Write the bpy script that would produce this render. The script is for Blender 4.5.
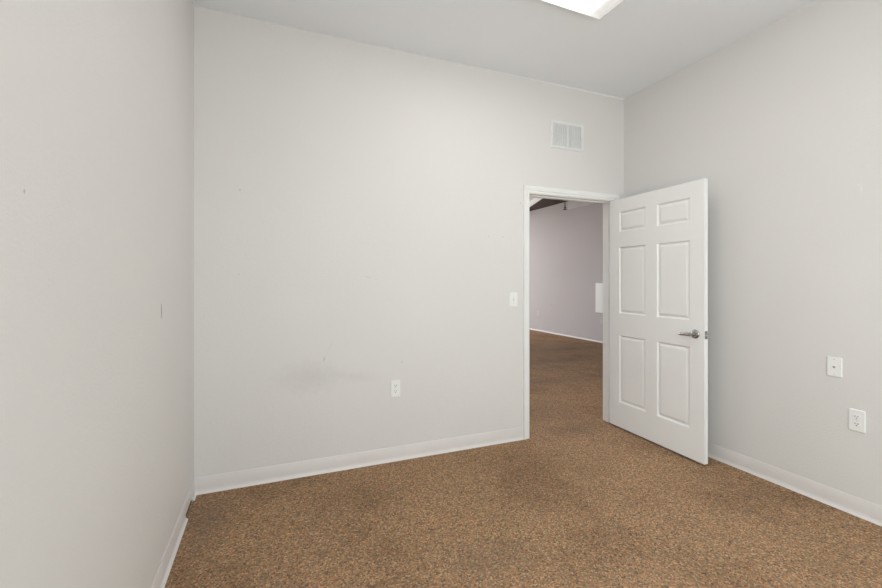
import bpy, bmesh, math
from mathutils import Vector, Matrix

S = bpy.context.scene
C = S.collection
for o in list(bpy.data.objects):
    bpy.data.objects.remove(o, do_unlink=True)

# ------------------------------------------------------------------ camera
cd = bpy.data.cameras.new('camera')
cam = bpy.data.objects.new('camera', cd)
C.objects.link(cam)
cam.location = (0, 0, 1.32)
cam.rotation_euler = (math.pi / 2, 0, -0.3872)
cd.sensor_fit = 'HORIZONTAL'
cd.sensor_width = 36
cd.lens = 36 * 416.18 / 882
cd.shift_y = -13.36 / 882
cd.clip_start = 0.02
S.camera = cam

# ------------------------------------------------------------------ world, daylight, exposure
W = bpy.data.worlds.new('world')
S.world = W
W.use_nodes = True
wt = W.node_tree
bg = wt.nodes['Background']
# overcast sky above, added brightness below the horizon to light the ceiling
wc = wt.nodes.new('ShaderNodeTexCoord')
ws = wt.nodes.new('ShaderNodeSeparateXYZ')
wr = wt.nodes.new('ShaderNodeValToRGB')
wm = wt.nodes.new('ShaderNodeMapRange')
wm.inputs['From Min'].default_value = -0.04
wm.inputs['From Max'].default_value = 0.04
wt.links.new(wc.outputs['Generated'], ws.inputs[0])
wt.links.new(ws.outputs['Z'], wm.inputs['Value'])
wt.links.new(wm.outputs[0], wr.inputs['Fac'])
SKY, GROUND = 7.9, 6.7
wr.color_ramp.elements[0].color = (0.97, 0.98, 1.0, 1)
wr.color_ramp.elements[1].color = (0.92 * SKY / GROUND, 0.96 * SKY / GROUND, 1.0 * SKY / GROUND, 1)
wt.links.new(wr.outputs[0], bg.inputs['Color'])
bg.inputs['Strength'].default_value = GROUND

LAMP = 6.3            # strength of the ceiling light in this room
LAMP_HALL_FILL = 12.0       # strength of the unseen panel lights added to brighten the far room
S.view_settings.view_transform = 'Standard'
S.view_settings.look = 'None'
S.view_settings.gamma = 1
S.view_settings.exposure = -0.01
S.view_settings.use_curve_mapping = False

# room (metres)
XL, XR, YB, YF, ZC = -0.442, 3.051, 2.955, -1.60, 3.016
WT = 0.123                      # thickness of the wall with the door
DX0, DX1, DZ = 2.007, 2.915, 2.050   # clear door opening
HX0, HX1, HY0, HY1, HZ = -2.0, 6.5, YB + WT, 14.0, 3.32
HTOP = 3.20

# two unseen windows added to balance the light: one in the left wall beside the camera, one behind it
LW0, LW1 = -0.65, 0.25              # added left window, along Y
WX0, WX1 = 0.00, 2.40               # added rear window, along X
WZ0, WZ1 = 0.80, 2.50
HW0, HW1, HWZ0, HWZ1 = -1.2, 6.0, 0.30, 3.05   # unseen window added in the far room's end wall for daylight, along X


def portal(name, w, h, loc, rz):
    al = bpy.data.lights.new(name, 'AREA')
    al.shape = 'RECTANGLE'
    al.size, al.size_y = w, h
    al.cycles.is_portal = True
    ao = bpy.data.objects.new(name, al)
    ao.location = loc
    ao.rotation_euler = (math.pi / 2, 0, rz)
    C.objects.link(ao)


portal('added_rear_window_portal', WX1 - WX0, WZ1 - WZ0, ((WX0 + WX1) / 2, YF - 0.06, (WZ0 + WZ1) / 2), 0)
portal('added_far_window_portal', HW1 - HW0, HWZ1 - HWZ0, ((HW0 + HW1) / 2, HY1 + 0.06, (HWZ0 + HWZ1) / 2), math.pi)
portal('added_left_window_portal', LW1 - LW0, WZ1 - WZ0, (XL - 0.06, (LW0 + LW1) / 2, (WZ0 + WZ1) / 2), -math.pi / 2)


# ------------------------------------------------------------------ materials
def new_mat(name):
    m = bpy.data.materials.new(name)
    m.use_nodes = True
    nt = m.node_tree
    return m, nt, nt.nodes['Principled BSDF']


def N(nt, kind, **kw):
    n = nt.nodes.new(kind)
    for k, v in kw.items():
        if k in n.inputs:
            n.inputs[k].default_value = v
        else:
            setattr(n, k, v)
    return n


def noise(nt, vec, scale, detail=2.0, rough=0.5):
    n = N(nt, 'ShaderNodeTexNoise')
    n.inputs['Scale'].default_value = scale
    n.inputs['Detail'].default_value = detail
    n.inputs['Roughness'].default_value = rough
    nt.links.new(vec, n.inputs['Vector'])
    return n.outputs['Fac']


def ramp(nt, fac, stops, interp='LINEAR'):
    r = N(nt, 'ShaderNodeValToRGB')
    r.color_ramp.interpolation = interp
    els = r.color_ramp.elements
    while len(els) > 1:
        els.remove(els[-1])
    for i, (p, c) in enumerate(stops):
        e = els[0] if i == 0 else els.new(p)
        e.position = p
        e.color = (c[0], c[1], c[2], 1)
    nt.links.new(fac, r.inputs['Fac'])
    return r.outputs['Color']


def mix(nt, fac, a, b, mode='MIX'):
    n = N(nt, 'ShaderNodeMix', data_type='RGBA', blend_type=mode)
    if isinstance(fac, (int, float)):
        n.inputs[0].default_value = fac
    else:
        nt.links.new(fac, n.inputs[0])
    for v, i in ((a, 6), (b, 7)):
        if isinstance(v, tuple):
            n.inputs[i].default_value = (*v, 1)
        else:
            nt.links.new(v, n.inputs[i])
    return n.outputs[2]


def math_n(nt, op, a, b=None, clamp=False):
    n = N(nt, 'ShaderNodeMath', operation=op, use_clamp=clamp)
    for i, v in enumerate((a, b)):
        if v is None:
            continue
        if isinstance(v, (int, float)):
            n.inputs[i].default_value = v
        else:
            nt.links.new(v, n.inputs[i])
    return n.outputs[0]


def wall_mat(name, col, axis, marks, bump=0.28, rough=0.6):
    """Painted orange-peel wall. marks: (across, z, half width, half height, tilt, softness, strength, colour)
    dirt, scuffs and paint patches sitting on the wall; axis is the wall's own horizontal axis."""
    m, nt, b = new_mat(name)
    tc = N(nt, 'ShaderNodeTexCoord').outputs['Object']
    tone = noise(nt, tc, 0.9, 3.0)
    c = ramp(nt, tone, [(0.3, tuple(v * 0.985 for v in col)), (0.7, tuple(v * 1.015 for v in col))])
    if marks:
        sp = N(nt, 'ShaderNodeSeparateXYZ')
        nt.links.new(tc, sp.inputs[0])
        u, z = sp.outputs[axis], sp.outputs['Z']
        wob = math_n(nt, 'SUBTRACT', noise(nt, tc, 26.0, 3.0), 0.5)
        for (mu, mz, hw, hh, tilt, soft, st, mc) in marks:
            du = math_n(nt, 'SUBTRACT', u, mu)
            dz = math_n(nt, 'SUBTRACT', z, mz)
            ct, sn = math.cos(tilt), math.sin(tilt)
            a = math_n(nt, 'ADD', math_n(nt, 'MULTIPLY', du, ct), math_n(nt, 'MULTIPLY', dz, sn))
            e = math_n(nt, 'SUBTRACT', math_n(nt, 'MULTIPLY', dz, ct), math_n(nt, 'MULTIPLY', du, sn))
            a = math_n(nt, 'DIVIDE', a, hw)
            e = math_n(nt, 'DIVIDE', e, hh)
            d = math_n(nt, 'SQRT', math_n(nt, 'ADD', math_n(nt, 'MULTIPLY', a, a), math_n(nt, 'MULTIPLY', e, e)))
            if soft > 0.5:
                d = math_n(nt, 'ADD', d, math_n(nt, 'MULTIPLY', wob, 0.9))
            k = math_n(nt, 'DIVIDE', math_n(nt, 'SUBTRACT', 1.0, d), soft, True)
            k = math_n(nt, 'MULTIPLY', k, st)
            c = mix(nt, k, c, mc)
    nt.links.new(c, b.inputs['Base Color'])
    b.inputs['Roughness'].default_value = rough
    b.inputs['Specular IOR Level'].default_value = 0.25
    bp = N(nt, 'ShaderNodeBump')
    bp.inputs['Strength'].default_value = bump
    bp.inputs['Distance'].default_value = 0.004
    h = math_n(nt, 'ADD', noise(nt, tc, 150.0, 2.0, 0.55), math_n(nt, 'MULTIPLY', noise(nt, tc, 55.0, 1.0), 0.5))
    nt.links.new(h, bp.inputs['Height'])
    nt.links.new(bp.outputs[0], b.inputs['Normal'])
    return m


def paint_mat(name, col, rough=0.4, spec=0.4, var=0.02, metallic=0.0, scale=6.0):
    m, nt, b = new_mat(name)
    tc = N(nt, 'ShaderNodeTexCoord').outputs['Object']
    c = ramp(nt, noise(nt, tc, scale, 3.0), [(0.3, tuple(v * (1 - var) for v in col)), (0.7, tuple(min(1, v * (1 + var)) for v in col))])
    nt.links.new(c, b.inputs['Base Color'])
    b.inputs['Roughness'].default_value = rough
    b.inputs['Metallic'].default_value = metallic
    b.inputs['Specular IOR Level'].default_value = spec
    return m


def lamp_mat(name, col, strength, half=0.588, dim=0.30):
    """Prismatic diffuser over tubes that end short of it, so its two ends glow less."""
    m, nt, b = new_mat(name)
    tc = N(nt, 'ShaderNodeTexCoord').outputs['Object']
    b.inputs['Base Color'].default_value = (0.85, 0.85, 0.85, 1)
    c = ramp(nt, noise(nt, tc, 300.0, 1.0), [(0.3, tuple(v * 0.98 for v in col)), (0.7, col)])
    nt.links.new(c, b.inputs['Emission Color'])
    sp = N(nt, 'ShaderNodeSeparateXYZ')
    nt.links.new(tc, sp.inputs[0])
    mr = N(nt, 'ShaderNodeMapRange', interpolation_type='SMOOTHSTEP')
    mr.inputs['From Min'].default_value = half - 0.24
    mr.inputs['From Max'].default_value = half - 0.03
    mr.inputs['To Min'].default_value = strength
    mr.inputs['To Max'].default_value = dim
    nt.links.new(math_n(nt, 'ABSOLUTE', sp.outputs['X']), mr.inputs['Value'])
    nt.links.new(mr.outputs[0], b.inputs['Emission Strength'])
    return m


WALL = (0.745, 0.727, 0.706)
DIRT = (0.42, 0.40, 0.37)
PALE = (0.80, 0.79, 0.77)
M = {}
M['wall_back'] = wall_mat('wall_back_paint', WALL, 'X', [
    (0.25, 0.665, 0.27, 0.13, 0.0, 0.95, 0.30, (0.50, 0.485, 0.46)),
    (0.55, 0.64, 0.20, 0.05, -0.1, 0.9, 0.18, (0.50, 0.485, 0.46)),
    (0.336, 0.781, 0.006, 0.022, -0.2, 0.5, 0.55, DIRT),
    (0.375, 0.86, 0.004, 0.045, -0.5, 0.5, 0.22, DIRT),
    (0.894, 0.719, 0.012, 0.008, 0.2, 0.5, 0.35, DIRT),
    (0.641, 1.346, 0.028, 0.004, -0.3, 0.5, 0.30, DIRT),
    (0.70, 1.33, 0.010, 0.004, 0.1, 0.5, 0.28, DIRT),
    (0.56, 1.36, 0.007, 0.004, 0.0, 0.5, 0.25, DIRT),
    (-0.186, 1.901, 0.005, 0.007, 0.0, 0.5, 0.75, DIRT),
    (1.751, 1.676, 0.006, 0.006, 0.0, 0.5, 0.5, DIRT),
    (1.62, 1.676, 0.006, 0.006, 0.0, 0.5, 0.5, DIRT),
    (-0.19, 1.36, 0.005, 0.006, 0.0, 0.5, 0.45, DIRT),
    (1.92, 1.965, 0.006, 0.006, 0.0, 0.5, 0.7, DIRT),
])
M['wall_left'] = wall_mat('wall_left_paint', WALL, 'Y', [
    (2.133, 1.187, 0.007, 0.040, 0.04, 0.3, 1.0, (0.27, 0.25, 0.22)),
    (2.085, 1.142, 0.022, 0.004, 0.6, 0.5, 0.8, PALE),
    (1.83, 1.130, 0.030, 0.005, 0.4, 0.5, 0.8, PALE),
    (1.828, 0.413, 0.006, 0.016, 0.0, 0.5, 0.9, PALE),
    (1.049, 1.493, 0.004, 0.006, 0.0, 0.5, 0.7, DIRT),
])
M['wall_right'] = wall_mat('wall_right_paint', WALL, 'Y', [
    (1.266, 1.833, 0.006, 0.032, 0.0, 0.5, 0.75, PALE),
    (1.276, 1.858, 0.012, 0.007, 0.0, 0.5, 0.65, PALE),
    (1.46, 1.80, 0.012, 0.008, 0.0, 0.6, 0.3, PALE),
])
M['wall_plain'] = wall_mat('wall_plain_paint', WALL, 'X', [])
M['wall_hall'] = wall_mat('far_room_paint', (0.545, 0.505, 0.505), 'Y', [
    (8.62, 0.72, 0.03, 0.02, 0.0, 0.5, 0.35, (0.3, 0.26, 0.26)),
    (8.3, 0.95, 0.02, 0.02, 0.0, 0.5, 0.25, (0.3, 0.26, 0.26)),
])
M['wall_hall_band'] = paint_mat('far_room_band_paint', (0.66, 0.62, 0.62), 0.6, 0.25)
M['ceiling'] = wall_mat('ceiling_paint', (0.905, 0.928, 0.955), 'X', [], bump=0.08, rough=0.75)
M['trim'] = paint_mat('white_trim_paint', (0.86, 0.855, 0.842), 0.38)
M['door'] = paint_mat('white_door_paint', (0.86, 0.855, 0.842), 0.42, 0.4, 0.01, 0.0, 3.0)
M['base'] = paint_mat('cove_base_vinyl', (0.735, 0.70, 0.68), 0.42, 0.4, 0.02, 0.0, 9.0)
M['glue'] = paint_mat('old_adhesive', (0.16, 0.11, 0.06), 0.9, 0.1, 0.3, 0.0, 60.0)
M['plate'] = paint_mat('white_plastic', (0.87, 0.87, 0.855), 0.35, 0.5, 0.01)
M['grey_plate'] = paint_mat('grey_plastic', (0.60, 0.57, 0.56), 0.4, 0.4, 0.02)  # greyer, less bright plastic for the far-room outlets
M['slot'] = paint_mat('dark_slot', (0.06, 0.06, 0.06), 0.7, 0.2, 0.1)
M['socket'] = paint_mat('grey_jack', (0.30, 0.29, 0.27), 0.5, 0.4, 0.1)
M['screw'] = paint_mat('painted_screw', (0.66, 0.655, 0.63), 0.35, 0.5, 0.05)
M['nickel'] = paint_mat('satin_nickel', (0.44, 0.43, 0.41), 0.25, 0.5, 0.03, 1.0)
M['steel'] = paint_mat('dull_steel', (0.30, 0.295, 0.28), 0.42, 0.5, 0.05, 1.0)
M['vent'] = paint_mat('vent_enamel', (0.78, 0.785, 0.775), 0.4, 0.4, 0.01)
M['vent_slat'] = paint_mat('vent_slat_enamel', (0.85, 0.855, 0.85), 0.45, 0.4, 0.01)
M['duct'] = paint_mat('duct_interior', (0.75, 0.75, 0.75), 0.7, 0.2, 0.05)
M['lamp_frame'] = paint_mat('lamp_frame_enamel', (0.84, 0.84, 0.83), 0.35, 0.5, 0.01)
M['lens'] = lamp_mat('lamp_lens', (1.0, 0.99, 0.968), LAMP)
M['lens_hall_fill'] = lamp_mat('far_fill_lamp_lens', (0.86, 0.89, 1.0), LAMP_HALL_FILL)
M['beam'] = paint_mat('dark_brown_timber', (0.085, 0.055, 0.05), 0.7, 0.2, 0.25, 0.0, 14.0)
M['black'] = paint_mat('black_pipe', (0.03, 0.025, 0.025), 0.5, 0.3, 0.1)
M['mullion'] = paint_mat('window_aluminium', (0.62, 0.62, 0.62), 0.4, 0.5, 0.02)


def glass_mat():
    m, nt, b = new_mat('window_glass')
    t = N(nt, 'ShaderNodeBsdfTransparent')
    t.inputs[0].default_value = (0.95, 0.97, 0.96, 1)
    g = N(nt, 'ShaderNodeBsdfGlossy')
    g.inputs['Roughness'].default_value = 0.02
    x = N(nt, 'ShaderNodeMixShader')
    x.inputs[0].default_value = 0.06
    nt.links.new(t.outputs[0], x.inputs[1])
    nt.links.new(g.outputs[0], x.inputs[2])
    nt.links.new(x.outputs[0], nt.nodes['Material Output'].inputs['Surface'])
    return m


M['glass'] = glass_mat()


def carpet_mat():
    m, nt, b = new_mat('loop_carpet')
    tc = N(nt, 'ShaderNodeTexCoord').outputs['Object']
    # warp so that the loops are not a clean cell pattern
    v1 = N(nt, 'ShaderNodeTexVoronoi')
    v1.inputs['Scale'].default_value = 150.0
    v1.inputs['Randomness'].default_value = 1.0
    nt.links.new(tc, v1.inputs['Vector'])
    sc = N(nt, 'ShaderNodeSeparateColor')
    nt.links.new(v1.outputs['Color'], sc.inputs[0])
    loops = ramp(nt, sc.outputs[0], [
        (0.00, (0.142, 0.098, 0.072)), (0.10, (0.213, 0.161, 0.117)), (0.22, (0.284, 0.231, 0.131)),
        (0.34, (0.426, 0.231, 0.117)), (0.46, (0.376, 0.252, 0.152)), (0.60, (0.511, 0.350, 0.207)),
        (0.70, (0.327, 0.273, 0.193)), (0.80, (0.483, 0.287, 0.172)), (0.90, (0.625, 0.462, 0.297)),
        (1.00, (0.277, 0.245, 0.207))], 'CONSTANT')
    v2 = N(nt, 'ShaderNodeTexVoronoi')
    v2.inputs['Scale'].default_value = 75.0
    nt.links.new(tc, v2.inputs['Vector'])
    sc2 = N(nt, 'ShaderNodeSeparateColor')
    nt.links.new(v2.outputs['Color'], sc2.inputs[0])
    clump = ramp(nt, sc2.outputs[1], [(0.0, (0.72, 0.76, 0.78)), (0.4, (1.0, 0.98, 0.95)), (1.0, (1.22, 1.10, 1.0))])
    c = mix(nt, 0.7, loops, clump, 'MULTIPLY')
    c = mix(nt, 0.20, c, (0.335, 0.225, 0.143))
    c = mix(nt, 1.0, c, (0.95, 0.885, 0.85), 'MULTIPLY')
    # wear and grey-brown stains; the broad far-room patch paints in dimmer light there
    st = ramp(nt, noise(nt, tc, 1.5, 4.0, 0.6), [(0.36, (0.80, 0.79, 0.78)), (0.50, (1.0, 1.0, 1.0)), (0.66, (1.06, 1.05, 1.04))])
    c = mix(nt, 1.0, c, st, 'MULTIPLY')
    sp = N(nt, 'ShaderNodeSeparateXYZ')
    nt.links.new(tc, sp.inputs[0])
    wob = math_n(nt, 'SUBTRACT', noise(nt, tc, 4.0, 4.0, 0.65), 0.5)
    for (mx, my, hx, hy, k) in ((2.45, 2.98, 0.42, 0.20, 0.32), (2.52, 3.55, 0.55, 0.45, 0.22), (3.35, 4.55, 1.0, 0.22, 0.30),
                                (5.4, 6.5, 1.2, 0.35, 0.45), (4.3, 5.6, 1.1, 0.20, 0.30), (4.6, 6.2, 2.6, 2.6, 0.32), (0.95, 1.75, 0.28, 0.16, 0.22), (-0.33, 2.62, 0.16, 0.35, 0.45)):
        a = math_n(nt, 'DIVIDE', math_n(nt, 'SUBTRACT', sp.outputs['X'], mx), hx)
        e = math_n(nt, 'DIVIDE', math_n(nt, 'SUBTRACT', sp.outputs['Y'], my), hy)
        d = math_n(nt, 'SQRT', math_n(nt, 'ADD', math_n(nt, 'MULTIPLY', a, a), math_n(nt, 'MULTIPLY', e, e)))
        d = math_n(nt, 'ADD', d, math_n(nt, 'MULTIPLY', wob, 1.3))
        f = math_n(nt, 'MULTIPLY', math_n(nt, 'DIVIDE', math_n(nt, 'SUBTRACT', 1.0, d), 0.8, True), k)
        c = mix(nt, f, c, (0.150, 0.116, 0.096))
    nt.links.new(c, b.inputs['Base Color'])
    b.inputs['Roughness'].default_value = 0.95
    b.inputs['Specular IOR Level'].default_value = 0.08
    bp = N(nt, 'ShaderNodeBump')
    bp.inputs['Strength'].default_value = 0.7
    bp.inputs['Distance'].default_value = 0.006
    h = math_n(nt, 'SUBTRACT', 1.0, math_n(nt, 'MULTIPLY', v1.outputs['Distance'], 1.0))
    nt.links.new(h, bp.inputs['Height'])
    nt.links.new(bp.outputs[0], b.inputs['Normal'])
    return m


M['carpet'] = carpet_mat()


# ------------------------------------------------------------------ mesh helpers
def box(bm, x0, x1, y0, y1, z0, z1, bevel=0.0, seg=2):
    r = bmesh.ops.create_cube(bm, size=1.0)
    vs = r['verts']
    for v in vs:
        v.co = Vector(((x0 + x1) / 2 + v.co.x * (x1 - x0), (y0 + y1) / 2 + v.co.y * (y1 - y0), (z0 + z1) / 2 + v.co.z * (z1 - z0)))
    if bevel:
        es = list({e for v in vs for e in v.link_edges})
        bmesh.ops.bevel(bm, geom=es, offset=bevel, segments=seg, profile=0.5, affect='EDGES')
    return bm


def lathe(bm, prof, mat4=None, seg=24):
    """prof: (radius, height) along local Z."""
    rings = []
    for r, h in prof:
        ring = []
        for i in range(seg):
            a = 2 * math.pi * i / seg
            p = Vector((r * math.cos(a), r * math.sin(a), h))
            ring.append(bm.verts.new(mat4 @ p if mat4 else p))
        rings.append(ring)
    for a, b in zip(rings, rings[1:]):
        for i in range(seg):
            bm.faces.new((a[i], a[(i + 1) % seg], b[(i + 1) % seg], b[i]))
    bm.faces.new(rings[0][::-1])
    bm.faces.new(rings[-1])
    return bm


def sweep(bm, loops, close_ends=True):
    """Skin through a list of loops of points (all the same length)."""
    vv = [[bm.verts.new(p) for p in l] for l in loops]
    n = len(vv[0])
    for a, b in zip(vv, vv[1:]):
        for i in range(n):
            bm.faces.new((a[i], a[(i + 1) % n], b[(i + 1) % n], b[i]))
    if close_ends:
        bm.faces.new(vv[0][::-1])
        bm.faces.new(vv[-1])
    return bm


def obj(name, bm, mat, parent=None, smooth=False, kind=None):
    bmesh.ops.recalc_face_normals(bm, faces=bm.faces[:])
    me = bpy.data.meshes.new(name)
    bm.to_mesh(me)
    bm.free()
    me.materials.append(mat)
    if smooth:
        for p in me.polygons:
            p.use_smooth = True
        me.set_sharp_from_angle(angle=math.radians(40))
    o = bpy.data.objects.new(name, me)
    C.objects.link(o)
    if parent:
        o.parent = parent
    if kind:
        o['kind'] = kind
    return o


def tag(o, label, cat, group=None):
    o['label'] = label
    o['category'] = cat
    if group:
        o['group'] = group
    return o


def struct(name, bm, mat, label, cat, smooth=False):
    return tag(obj(name, bm, mat, kind='structure', smooth=smooth), label, cat)


def thing(name, label, cat, loc=(0, 0, 0), rotz=0.0, group=None):
    o = bpy.data.objects.new(name, None)
    o.empty_display_size = 0.05
    C.objects.link(o)
    o.location = loc
    o.rotation_euler = (0, 0, rotz)
    return tag(o, label, cat, group)


B = bmesh.new

# ------------------------------------------------------------------ room shell
fl = B()
box(fl, HX0 - 0.1, HX1 + 0.1, YF - 0.1, HY1 + 0.1, -0.08, 0.0)
struct('floor', fl, M['carpet'], 'speckled brown looped carpet running on through the doorway', 'floor')

ce = B()
box(ce, XL - 0.1, XR + 0.1, YF - 0.1, YB, ZC, ZC + 0.08)
struct('ceiling', ce, M['ceiling'], 'plain pale grey ceiling above the empty room', 'ceiling')

w = B()
box(w, XL - 0.1, XL, YF - 0.1, LW0, 0, ZC)
box(w, XL - 0.1, XL, LW1, YB, 0, ZC)
box(w, XL - 0.1, XL, LW0, LW1, 0, WZ0)
box(w, XL - 0.1, XL, LW0, LW1, WZ1, ZC)
struct('wall_left', w, M['wall_left'], 'off-white wall with a dark tick mark, beside the camera', 'wall')
w = B()
box(w, XR, XR + 0.1, YF - 0.1, YB, 0, ZC)
struct('wall_right', w, M['wall_right'], 'off-white wall behind the open door, carrying two white plates', 'wall')

JT = 0.018                      # jamb board
w = B()
box(w, HX0, DX0 - JT, YB, YB + WT, 0, HZ)
box(w, DX1 + JT, HX1, YB, YB + WT, 0, HZ)
box(w, DX0 - JT, DX1 + JT, YB, YB + WT, DZ + JT, HZ)
struct('wall_back', w, M['wall_back'], 'off-white wall with the doorway, smudged below the middle', 'wall')

w = B()
box(w, XL, WX0, YF - 0.1, YF, 0, ZC)
box(w, WX1, XR, YF - 0.1, YF, 0, ZC)
box(w, WX0, WX1, YF - 0.1, YF, 0, WZ0)
box(w, WX0, WX1, YF - 0.1, YF, WZ1, ZC)
struct('wall_front', w, M['wall_plain'], 'off-white wall behind the camera, open for an added window', 'wall')


def window(name, a0, a1, at, label, WZ0=WZ0, WZ1=WZ1):
    """at(u0, u1, d0, d1) turns a span along the wall and a depth into the wall into x0, x1, y0, y1."""
    fr = B()
    mid = (a0 + a1) / 2
    for u0, u1 in ((a0, a0 + 0.04), (a1 - 0.04, a1), (mid - 0.02, mid + 0.02)):
        box(fr, *at(u0, u1, 0.03, 0.07), WZ0, WZ1)
    for z0, z1 in ((WZ0, WZ0 + 0.04), (WZ1 - 0.04, WZ1)):
        box(fr, *at(a0 + 0.04, mid - 0.02, 0.03, 0.07), z0, z1)
        box(fr, *at(mid + 0.02, a1 - 0.04, 0.03, 0.07), z0, z1)
    wf = struct(name, fr, M['mullion'], label, 'window')
    for u0, u1 in ((a0 + 0.04, mid - 0.02), (mid + 0.02, a1 - 0.04)):
        gl = B()
        box(gl, *at(u0, u1, 0.048, 0.052), WZ0 + 0.04, WZ1 - 0.04)
        obj('pane', gl, M['glass'], wf)


window('added_window_1', LW0, LW1, lambda u0, u1, d0, d1: (XL - d1, XL - d0, u0, u1), 'unseen aluminium window added for side light, in the left wall beside the camera')
window('added_window_2', WX0, WX1, lambda u0, u1, d0, d1: (u0, u1, YF - d1, YF - d0), 'unseen aluminium window added for daylight, in the wall behind the camera')

window('added_window_3', HW0, HW1, lambda u0, u1, d0, d1: (u0, u1, HY1 + d0, HY1 + d1), 'wide unseen window added to light the far room, in its hidden end wall', HWZ0, HWZ1)

# far room shell
w = B()
box(w, HX1, HX1 + 0.1, HY0 - WT, HY1, 0, HZ)
struct('wall_hall', w, M['wall_hall'], 'mauve grey wall of the far room seen through the doorway', 'wall')
w = B()
box(w, HX0 - 0.1, HX0, HY0 - WT, HY1, 0, HZ)
struct('wall_hall_left', w, M['wall_hall'], 'mauve grey wall at the hidden left end of the far room', 'wall')
w = B()
box(w, HX0 - 0.1, HW0, HY1, HY1 + 0.1, 0, HZ)
box(w, HW1, HX1 + 0.1, HY1, HY1 + 0.1, 0, HZ)
box(w, HW0, HW1, HY1, HY1 + 0.1, 0, HWZ0)
box(w, HW0, HW1, HY1, HY1 + 0.1, HWZ1, HZ)
struct('wall_hall_end', w, M['wall_hall'], 'mauve grey wall at the hidden far end of the far room', 'wall')
ce = B()
box(ce, HX0 - 0.1, HX1 + 0.1, HY0 - WT, HY1 + 0.1, HZ, HZ + 0.08)
struct('ceiling_hall', ce, M['ceiling'], 'pale ceiling of the far room glimpsed over the beam', 'ceiling')

# dark timber soffit along the far room's wall, with its pale fascia
A0, A1 = Vector((HX1, HY0)), Vector((HX1, 10.10))
A2 = Vector((4.05, HY0))
bm = B()
sweep(bm, [[(p.x, p.y, z) for p in (A0, A1, A2)] for z in (HTOP, HZ)])
struct('trim_hall_beam', bm, M['beam'], 'dark brown ceiling beam at the top of the doorway view', 'beam')
dirv = (A1 - A2).normalized()
nv = Vector((-dirv.y, dirv.x)) * 0.02
bm = B()
sweep(bm, [[(p.x, p.y, z) for p in (A2, A1, A1 + nv, A2 + nv)] for z in (HTOP - 0.005, HZ)])
struct('trim_hall_fascia', bm, M['trim'], 'pale board edging the dark brown beam beyond the doorway', 'trim')

bm = B()
box(bm, HX1 - 0.012, HX1, HY0, 7.98, 3.0, HTOP)
struct('trim_hall_band', bm, M['wall_hall_band'], 'pale lilac band at the top of the far wall under the dark beam', 'trim')

# ------------------------------------------------------------------ cove bases
COVE = [(0, 0.102), (0.0022, 0.102), (0.0032, 0.100), (0.0032, 0.030), (0.0045, 0.018), (0.0085, 0.008), (0.0150, 0.0035), (0.0165, 0.0), (0, 0)]
TORN = [(0, 0.102), (0.0022, 0.102), (0.0032, 0.100), (0.0032, 0.034), (0.0032, 0.028), (0.0030, 0.026), (0.0025, 0.025), (0.0015, 0.019), (0, 0.019)]


def cove(bm, A, Bp, n, ma=0.0, mb=0.0, prof=COVE, slope=None):
    """Cove base from A to Bp; n points into the room, ma/mb mitre each end by the profile's depth."""
    A, Bp, n = Vector(A), Vector(Bp), Vector(n)
    d = (Bp - A).normalized()
    la = [(*(A + n * o + d * (o * ma)), z) for o, z in prof]
    lb = [(*(Bp + n * o - d * (o * mb)), z) for o, z in prof]
    return sweep(bm, [la, lb])


bm = B()
cove(bm, (XL, YB), (DX0 - 0.064, YB), (0, -1), 1, 0)
bb = struct('baseboard_back', bm, M['base'], 'off-white cove base along the doorway wall', 'baseboard', True)
bm = B()
cove(bm, (DX1 + 0.064, YB), (XR, YB), (0, -1), 0, 1)
struct('baseboard_back_corner', bm, M['base'], 'short off-white cove base in the corner behind the door', 'baseboard', True)
bm = B()
cove(bm, (XR, YB), (XR, YF), (-1, 0), 1, 0)
struct('baseboard_right', bm, M['base'], 'off-white cove base under the two plates behind the door', 'baseboard', True)
bm = B()
cove(bm, (XL, YF), (XL, 2.66), (1, 0))
cove(bm, (XL, 2.66), (XL, 2.865), (1, 0), prof=TORN)
cove(bm, (XL, 2.865), (XL, YB), (1, 0), 0, 1)
bl = struct('baseboard_left', bm, M['base'], 'off-white cove base with a torn toe near the corner', 'baseboard', True)
bm = B()
box(bm, XL, XL + 0.0012, 2.662, 2.863, 0.0, 0.018)
obj('adhesive_strip', bm, M['glue'], bl)['label'] = 'bare brown adhesive where the toe is torn away'
bm = B()
cove(bm, (HX1, HY0), (HX1, HY1), (-1, 0), prof=[(0, 0.030), (0.006, 0.030), (0.012, 0.024), (0.016, 0.0), (0, 0)])
struct('baseboard_hall', bm, M['base'], 'pale base along the mauve wall beyond the doorway', 'baseboard', True)

# a thin bead of caulk runs under the ceiling of the doorway wall
bm = B()
sweep(bm, [[(x, YB, ZC), (x, YB - 0.009 * k, ZC), (x, YB - 0.006 * k, ZC - 0.008 * k), (x, YB, ZC - 0.012 * k)] for x, k in ((1.3, 0.05), (2.35, 0.7), (2.8, 1.0), (XR, 1.0))])
struct('trim_ceiling_bead', bm, M['trim'], 'thin white bead where the doorway wall meets the ceiling', 'trim')

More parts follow.
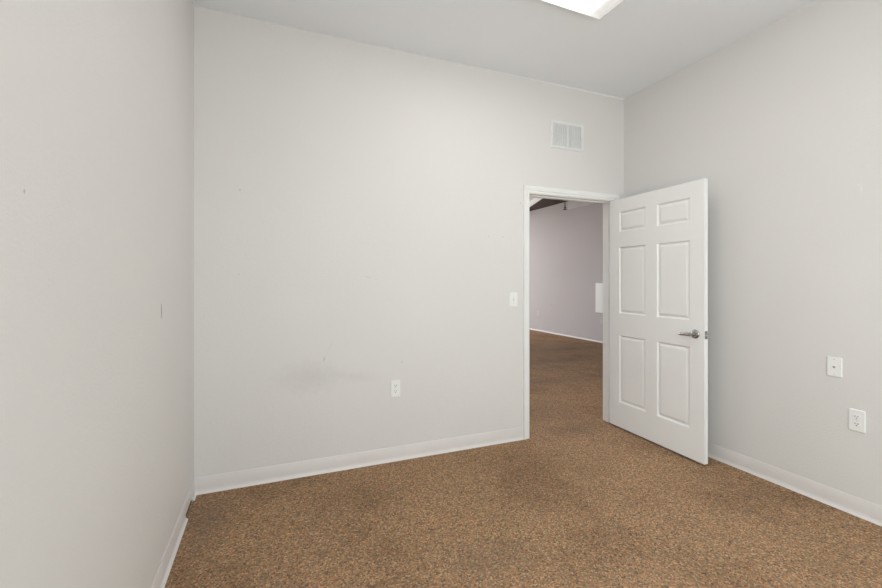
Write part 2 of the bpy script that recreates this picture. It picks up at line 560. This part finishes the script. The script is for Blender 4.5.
# ------------------------------------------------------------------ door frame
bm = B()
box(bm, DX0 - JT, DX0, YB, YB + WT, 0, DZ + JT)
box(bm, DX1, DX1 + JT, YB, YB + WT, 0, DZ + JT)
box(bm, DX0, DX1, YB, YB + WT, DZ, DZ + JT)
SY0, SY1, ST = YB + 0.040, YB + 0.078, 0.012
box(bm, DX0, DX0 + ST, SY0, SY1, 0, DZ - ST, 0.002)
box(bm, DX1 - ST, DX1, SY0, SY1, 0, DZ - ST, 0.002)
box(bm, DX0, DX1, SY0, SY1, DZ - ST, DZ, 0.002)
jamb = struct('trim_1', bm, M['trim'], 'white door jamb lining the doorway opening', 'door frame')
bm = B()
box(bm, DX0 - 0.0005, DX0 + 0.0015, YB + 0.006, YB + 0.036, 0.94, 1.00, 0.0005)
obj('strike_plate', bm, M['nickel'], jamb)

CAS = [(0.0, 0.0), (0.0, 0.008), (0.003, 0.0105), (0.012, 0.0112), (0.016, 0.0078), (0.019, 0.0078), (0.022, 0.0138), (0.036, 0.0155), (0.042, 0.0182), (0.054, 0.0182), (0.057, 0.0145), (0.057, 0.0)]


def casing(y, sgn):
    bm = B()
    rv = 0.006
    loops = []
    for px, pz, ux, uz in ((DX0 - rv, 0.0, -1, 0), (DX0 - rv, DZ + rv, -1, 1), (DX1 + rv, DZ + rv, 1, 1), (DX1 + rv, 0.0, 1, 0)):
        loops.append([(px + ux * u, y + sgn * d, pz + uz * u) for u, d in CAS])
    return sweep(bm, loops)


struct('trim_2', casing(YB, -1), M['trim'], 'white moulded casing around the doorway on the room side', 'door frame', True)
struct('trim_3', casing(YB + WT, 1), M['trim'], 'white moulded casing around the doorway on the far side', 'door frame', True)

# ------------------------------------------------------------------ the open six-panel door
DW, DH, DT = 0.926, 2.031, 0.035
XS = [0, 0.115, 0.406, 0.521, 0.812, DW]
ZS = [0, 0.222, 0.820, 1.014, 1.603, 1.739, 1.916, DH]
# door: local X runs from the hinge edge to the free edge, local Y = thickness (0 is the face towards the camera)
door = bpy.data.objects.new('door_1', None)
C.objects.link(door)
door.location = (2.878, YB - 0.003, 0.015)
door.rotation_euler = (0, 0, -math.pi / 2 - 0.0388)
door['kind'] = 'structure'
tag(door, 'white six-panel door standing open against the side wall', 'door')

PAN = [(0.0, 0.0), (0.003, 0.0045), (0.008, 0.0110), (0.012, 0.0125), (0.017, 0.0120), (0.031, 0.0040), (0.034, 0.0030)]


def leaf_face(bm, y0, sgn):
    """One moulded face of the door; sgn is the direction into the slab."""
    vs = {}

    def gv(i, j):
        if (i, j) not in vs:
            vs[(i, j)] = bm.verts.new((XS[i], y0, ZS[j]))
        return vs[(i, j)]
    for i in range(5):
        for j in range(7):
            q = [gv(i, j), gv(i + 1, j), gv(i + 1, j + 1), gv(i, j + 1)]
            if i in (1, 3) and j in (1, 3, 5):
                prev = q
                for ins, dep in PAN[1:]:
                    x0, x1, z0, z1 = XS[i] + ins, XS[i + 1] - ins, ZS[j] + ins, ZS[j + 1] - ins
                    y = y0 + sgn * dep
                    cur = [bm.verts.new(p) for p in ((x0, y, z0), (x1, y, z0), (x1, y, z1), (x0, y, z1))]
                    for k in range(4):
                        bm.faces.new((prev[k], prev[(k + 1) % 4], cur[(k + 1) % 4], cur[k]))
                    prev = cur
                bm.faces.new(prev)
            else:
                bm.faces.new(q)
    ring = [gv(i, 0) for i in range(6)] + [gv(5, j) for j in range(1, 8)] + [gv(i, 7) for i in range(4, -1, -1)] + [gv(0, j) for j in range(6, 0, -1)]
    return ring


bm = B()
# the camera sees the face whose outward normal points to -X of the room: local -Y after the turn
ra = leaf_face(bm, 0.0, 1)
rb = leaf_face(bm, DT, -1)
for k in range(len(ra)):
    k2 = (k + 1) % len(ra)
    bm.faces.new((ra[k], ra[k2], rb[k2], rb[k]))
obj('door_leaf', bm, M['door'], door)

# lever handles on both faces
HXc, HZc = 0.857, 0.918


def lever(sgn, y0):
    """sgn: outward direction along local Y."""
    R = Matrix.Translation((HXc, y0, HZc)) @ Matrix.Rotation(-sgn * math.pi / 2, 4, 'X')
    bm = B()
    lathe(bm, [(0.0330, -0.001), (0.0330, 0.003), (0.0315, 0.007), (0.0270, 0.0105), (0.0200, 0.0120), (0.0150, 0.0130)], R, 32)
    rose = obj('door_handle', bm, M['nickel'], door, True)
    bm = B()
    lathe(bm, [(0.0145, 0.008), (0.0115, 0.018), (0.0105, 0.036), (0.0130, 0.044), (0.0140, 0.054), (0.0120, 0.059), (0.0060, 0.061)], R, 24)
    obj('spindle', bm, M['nickel'], rose, True)
    bm = B()
    loops = []
    for t, rz, ry, dz, oy in ((0.0, 0.0125, 0.008, 0.0, 0.050), (0.02, 0.0130, 0.0075, -0.001, 0.051), (0.042, 0.0110, 0.0065, -0.003, 0.052), (0.065, 0.0100, 0.006, -0.005, 0.051),
                              (0.086, 0.0095, 0.0055, -0.007, 0.048), (0.101, 0.0085, 0.005, -0.008, 0.043), (0.107, 0.0040, 0.003, -0.008, 0.041)):
        loops.append([(HXc - t, y0 + sgn * (oy + ry * math.cos(a)), HZc + dz + rz * math.sin(a)) for a in [2 * math.pi * i / 16 for i in range(16)]])
    sweep(bm, loops)
    obj('lever', bm, M['nickel'], rose, True)
    bm = B()
    Rb = Matrix.Translation((HXc, y0 + sgn * 0.06, HZc)) @ Matrix.Rotation(-sgn * math.pi / 2, 4, 'X')
    lathe(bm, [(0.0050, 0.0), (0.0050, 0.0022), (0.0040, 0.003)], Rb, 16)
    obj('push_button', bm, M['steel'], rose, True)


lever(-1, 0.0)
lever(1, DT)
bm = B()
box(bm, DW - 0.0005, DW + 0.0015, 0.005, 0.030, HZc - 0.028, HZc + 0.028, 0.0006)
lp = obj('latch_plate', bm, M['steel'], door)
bm = B()
sweep(bm, [[(DW + 0.001, 0.011, z), (DW + 0.012, 0.021, z), (DW + 0.012, 0.024, z), (DW + 0.001, 0.024, z)] for z in (HZc - 0.009, HZc + 0.009)])
obj('latch_bolt', bm, M['nickel'], lp)
for hz in (0.225, 1.055, 1.79):
    bm = B()
    box(bm, -0.0018, 0.0004, 0.004, 0.033, hz - 0.045, hz + 0.045, 0.0004)
    box(bm, -0.0215, -0.0054, 0.0345, 0.0366, hz - 0.040, hz + 0.040, 0.0003)
    hg = obj('hinge', bm, M['steel'], door)
    bm = B()
    lathe(bm, [(0.0062, -0.050), (0.0062, 0.050)], Matrix.Translation((-0.003, DT + 0.0055, hz)), 16)
    obj('hinge_knuckle', bm, M['steel'], hg, True)

# ------------------------------------------------------------------ ceiling light
LX0, LX1, LY0, LY1 = 0.733, 1.953, 1.484, 2.094


def ceiling_light(x0, x1, y0, y1, zc, lens, label, group=None, name='ceiling_light'):
    t = thing(name, label, 'ceiling light', ((x0 + x1) / 2, (y0 + y1) / 2, zc), 0, group)
    hx, hy, fw, ft = (x1 - x0) / 2, (y1 - y0) / 2, 0.014, 0.022
    bm = B()
    prof = [(0.0, 0.0), (0.0, -ft + 0.002), (0.002, -ft), (fw - 0.007, -ft), (fw - 0.004, -ft + 0.003), (fw, 0.0)]
    loops = []
    for sx, sy in ((-1, -1), (1, -1), (1, 1), (-1, 1), (-1, -1)):
        loops.append([(sx * (hx - o), sy * (hy - o), z) for o, z in prof])
    sweep(bm, loops, False)
    bmesh.ops.remove_doubles(bm, verts=bm.verts[:], dist=1e-5)
    obj('frame', bm, M['lamp_frame'], t)
    bm = B()
    box(bm, -hx + fw - 0.002, hx - fw + 0.002, -hy + fw - 0.002, hy - fw + 0.002, -0.005, -0.001)
    obj('lens', bm, lens, t)
    return t


t = ceiling_light(LX0, LX1, LY0, LY1, ZC, M['lens'], 'lit white fluorescent panel light on the pale ceiling')
ang = math.radians(1.6)          # it hangs slightly out of square; its far right corner stays where it is
co, dx, dy = Vector((LX1, LY1)), (LX1 - LX0) / 2, (LY1 - LY0) / 2
t.rotation_euler.z = ang
t.location.x = co.x - (dx * math.cos(ang) - dy * math.sin(ang))
t.location.y = co.y - (dx * math.sin(ang) + dy * math.cos(ang))
for x, y, lab in ((0.8, 7.0, 'added fill panel light over the hidden left half of the far room'), (3.0, 9.5, 'added fill panel light over the far end of the far room'),
                  (4.6, 12.0, 'added fill panel light in the far corner of the far room'), (0.0, 11.5, 'added fill panel light at the back of the far room'),
                  (3.1, 4.6, 'added fill panel light just beyond the doorway')):
    ceiling_light(x - 0.61, x + 0.61, y - 0.3, y + 0.3, HZ, M['lens_hall_fill'], lab, 'added fill lights of the far room')  # unseen fixtures, added only to brighten the far room

# ------------------------------------------------------------------ return air vent
t = thing('air_vent', 'white two-section air vent grille high above the doorway', 'vent', (2.3985, YB, 2.585))
hw, hh = 0.1765, 0.121
bm = B()
prof = [(0.0, 0.0), (0.0, -0.004), (0.004, -0.0075), (0.020, -0.0075), (0.026, -0.0045), (0.026, 0.0)]
loops = [[(sx * (hw - o), y, sz * (hh - o)) for o, y in prof] for sx, sz in ((-1, -1), (1, -1), (1, 1), (-1, 1), (-1, -1))]
sweep(bm, loops, False)
bmesh.ops.remove_doubles(bm, verts=bm.verts[:], dist=1e-5)
obj('frame', bm, M['vent'], t)
bm = B()
box(bm, -0.009, 0.009, -0.0072, 0.0, -hh + 0.024, hh - 0.024, 0.0015)
obj('divider', bm, M['vent'], t)
for sx in (-1, 1):
    x0, x1 = (0.009, hw - 0.026) if sx > 0 else (-hw + 0.026, -0.009)
    bm = B()
    box(bm, x0, x1, -0.0006, 0.0, -hh + 0.026, hh - 0.026)
    sec = obj('duct_screen', bm, M['duct'], t)
    bm = B()
    n = 19
    for k in range(n):
        z = -hh + 0.026 + (k + 0.5) * (2 * hh - 0.052) / n
        sweep(bm, [[(x, -0.0062, z - 0.0042), (x, -0.0056, z - 0.0046), (x, -0.0008, z + 0.0030), (x, -0.0014, z + 0.0034)] for x in (x0, x1)])
    m_ = 6
    for k in range(1, m_):
        x = x0 + k * (x1 - x0) / m_
        box(bm, x - 0.0007, x + 0.0007, -0.0060, -0.0008, -hh + 0.026, hh - 0.026)
    obj('louver', bm, M['vent_slat'], t)
for sx in (-1, 1):
    bm = B()
    lathe(bm, [(0.0042, 0.0), (0.0042, 0.0012), (0.0025, 0.0020)], Matrix.Translation((sx * (hw - 0.012), -0.0072, 0)) @ Matrix.Rotation(math.pi / 2, 4, 'X'), 14)
    obj('screw', bm, M['screw'], t, True)


# ------------------------------------------------------------------ plates (local: X across the wall, -Y out of the wall, Z up)
def plate_mesh(wd, ht, th=0.006):
    bm = B()
    loops = []
    for ins, y in ((0.0, 0.0), (0.0, -th * 0.55), (0.0015, -th * 0.85), (0.004, -th)):
        a, b, c = wd / 2 - ins, ht / 2 - ins, 0.003
        loops.append([(x, y, z) for x, z in ((-a + c, -b), (a - c, -b), (a, -b + c), (a, b - c), (a - c, b), (-a + c, b), (-a, b - c), (-a, -b + c))])
    return sweep(bm, loops)


def screw_at(t, x, z, y=-0.0058):
    bm = B()
    lathe(bm, [(0.0032, 0.0), (0.0032, 0.0010), (0.0018, 0.0016)], Matrix.Translation((x, y, z)) @ Matrix.Rotation(math.pi / 2, 4, 'X'), 12)
    s = obj('screw', bm, M['screw'], t, True)
    bm = B()
    box(bm, x - 0.0026, x + 0.0026, y - 0.0019, y - 0.0013, z - 0.0004, z + 0.0004)
    obj('slot', bm, M['slot'], s)


def outlet(loc, rot, label, group=None, wd=0.071, ht=0.122, skin='plate'):
    t = thing('wall_outlet', label, 'outlet', loc, rot, group)
    obj('cover_plate', plate_mesh(wd, ht), M[skin], t)
    for sz in (-1, 1):
        z = sz * 0.0205
        bm = B()
        pts = []
        for i in range(28):
            a = 2 * math.pi * i / 28
            pts.append((0.0172 * math.cos(a), max(-0.0135, min(0.0135, 0.0172 * math.sin(a)))))
        sweep(bm, [[(x, y, z + q) for x, q in pts] for y in (-0.0055, -0.0078)])
        r = obj('receptacle', bm, M[skin], t)
        bm = B()
        box(bm, -0.0078, -0.0050, -0.0081, -0.0070, z + 0.0000, z + 0.0085)
        box(bm, 0.0050, 0.0078, -0.0081, -0.0070, z + 0.0005, z + 0.0080)
        lathe(bm, [(0.0030, 0.0), (0.0030, 0.0012)], Matrix.Translation((0, -0.0070, z - 0.0066)) @ Matrix.Rotation(math.pi / 2, 4, 'X'), 12)
        obj('slot', bm, M['slot'], r)
    screw_at(t, 0, 0)
    return t


outlet((0.8435, YB, 0.529), 0.0, 'white duplex outlet low on the doorway wall, beside the smudge')
outlet((XR, 1.2835, 0.533), -math.pi / 2, 'white duplex outlet on the side wall, below the single-jack plate')
outlet((HX1, 9.17, 0.47), -math.pi / 2, 'tiny pale outlet low on the mauve wall, away from the white panel', skin='grey_plate')
outlet((HX1, 6.90, 0.474), -math.pi / 2, 'tiny pale outlet just under the white panel on the mauve wall', skin='grey_plate')

# light switch
t = thing('light_switch', 'white toggle light switch plate beside the doorway casing', 'switch', (1.850, YB, 1.162))
obj('cover_plate', plate_mesh(0.074, 0.118), M['plate'], t)
bm = B()
box(bm, -0.0055, 0.0055, -0.0066, -0.0050, -0.0125, 0.0125, 0.0005)
obj('toggle_slot', bm, M['screw'], t)
bm = B()
sweep(bm, [[(x, -0.0060, z0) for x, z0 in ((-0.0042, -0.006), (0.0042, -0.006), (0.0042, 0.004), (-0.0042, 0.004))],
           [(x, -0.0165, z0) for x, z0 in ((-0.0034, -0.0105), (0.0034, -0.0105), (0.0034, -0.004), (-0.0034, -0.004))]])
obj('toggle', bm, M['plate'], t)
for z in (-0.030, 0.030):
    screw_at(t, 0, z)

# phone / data jack plate
t = thing('jack_plate', 'white wall plate with one small centre jack, above the side-wall outlet', 'jack plate', (XR, 1.3845, 0.816), -math.pi / 2)
obj('cover_plate', plate_mesh(0.071, 0.114), M['plate'], t)
bm = B()
box(bm, -0.009, 0.009, -0.0072, -0.0050, -0.008, 0.010, 0.0006)
jk = obj('jack', bm, M['plate'], t)
bm = B()
box(bm, -0.0060, 0.0060, -0.0076, -0.0068, -0.0045, 0.0045)
box(bm, -0.0030, 0.0030, -0.0076, -0.0068, -0.0065, -0.0044)
obj('socket', bm, M['socket'], jk)
for z in (-0.042, 0.042):
    screw_at(t, 0, z)

# ------------------------------------------------------------------ far room details
bm = B()
box(bm, HX1 - 0.035, HX1, 6.52, 7.045, 0.637, 1.269, 0.004)
o = obj('wall_panel', bm, M['plate'])
tag(o, 'white rectangular panel on the mauve wall, half hidden by the door frame', 'panel')

t = thing('sprinkler_head', 'small dark sprinkler hanging under the beam beyond the doorway', 'sprinkler', (5.88, 7.32, 2.855))
bm = B()
lathe(bm, [(0.009, 0.05), (0.009, 0.33)], None, 14)
obj('drop_pipe', bm, M['black'], t, True)
bm = B()
lathe(bm, [(0.020, 0.030), (0.022, 0.045), (0.016, 0.060)], None, 14)
for s in (-1, 1):
    sweep(bm, [[(s * 0.010 + a, b, z) for a, b in ((-0.004, -0.004), (0.004, -0.004), (0.004, 0.004), (-0.004, 0.004))] for z in (0.004, 0.034)])
obj('frame_arms', bm, M['black'], t)
bm = B()
lathe(bm, [(0.045, 0.0), (0.047, 0.004), (0.010, 0.008)], None, 18)
obj('deflector', bm, M['black'], t, True)
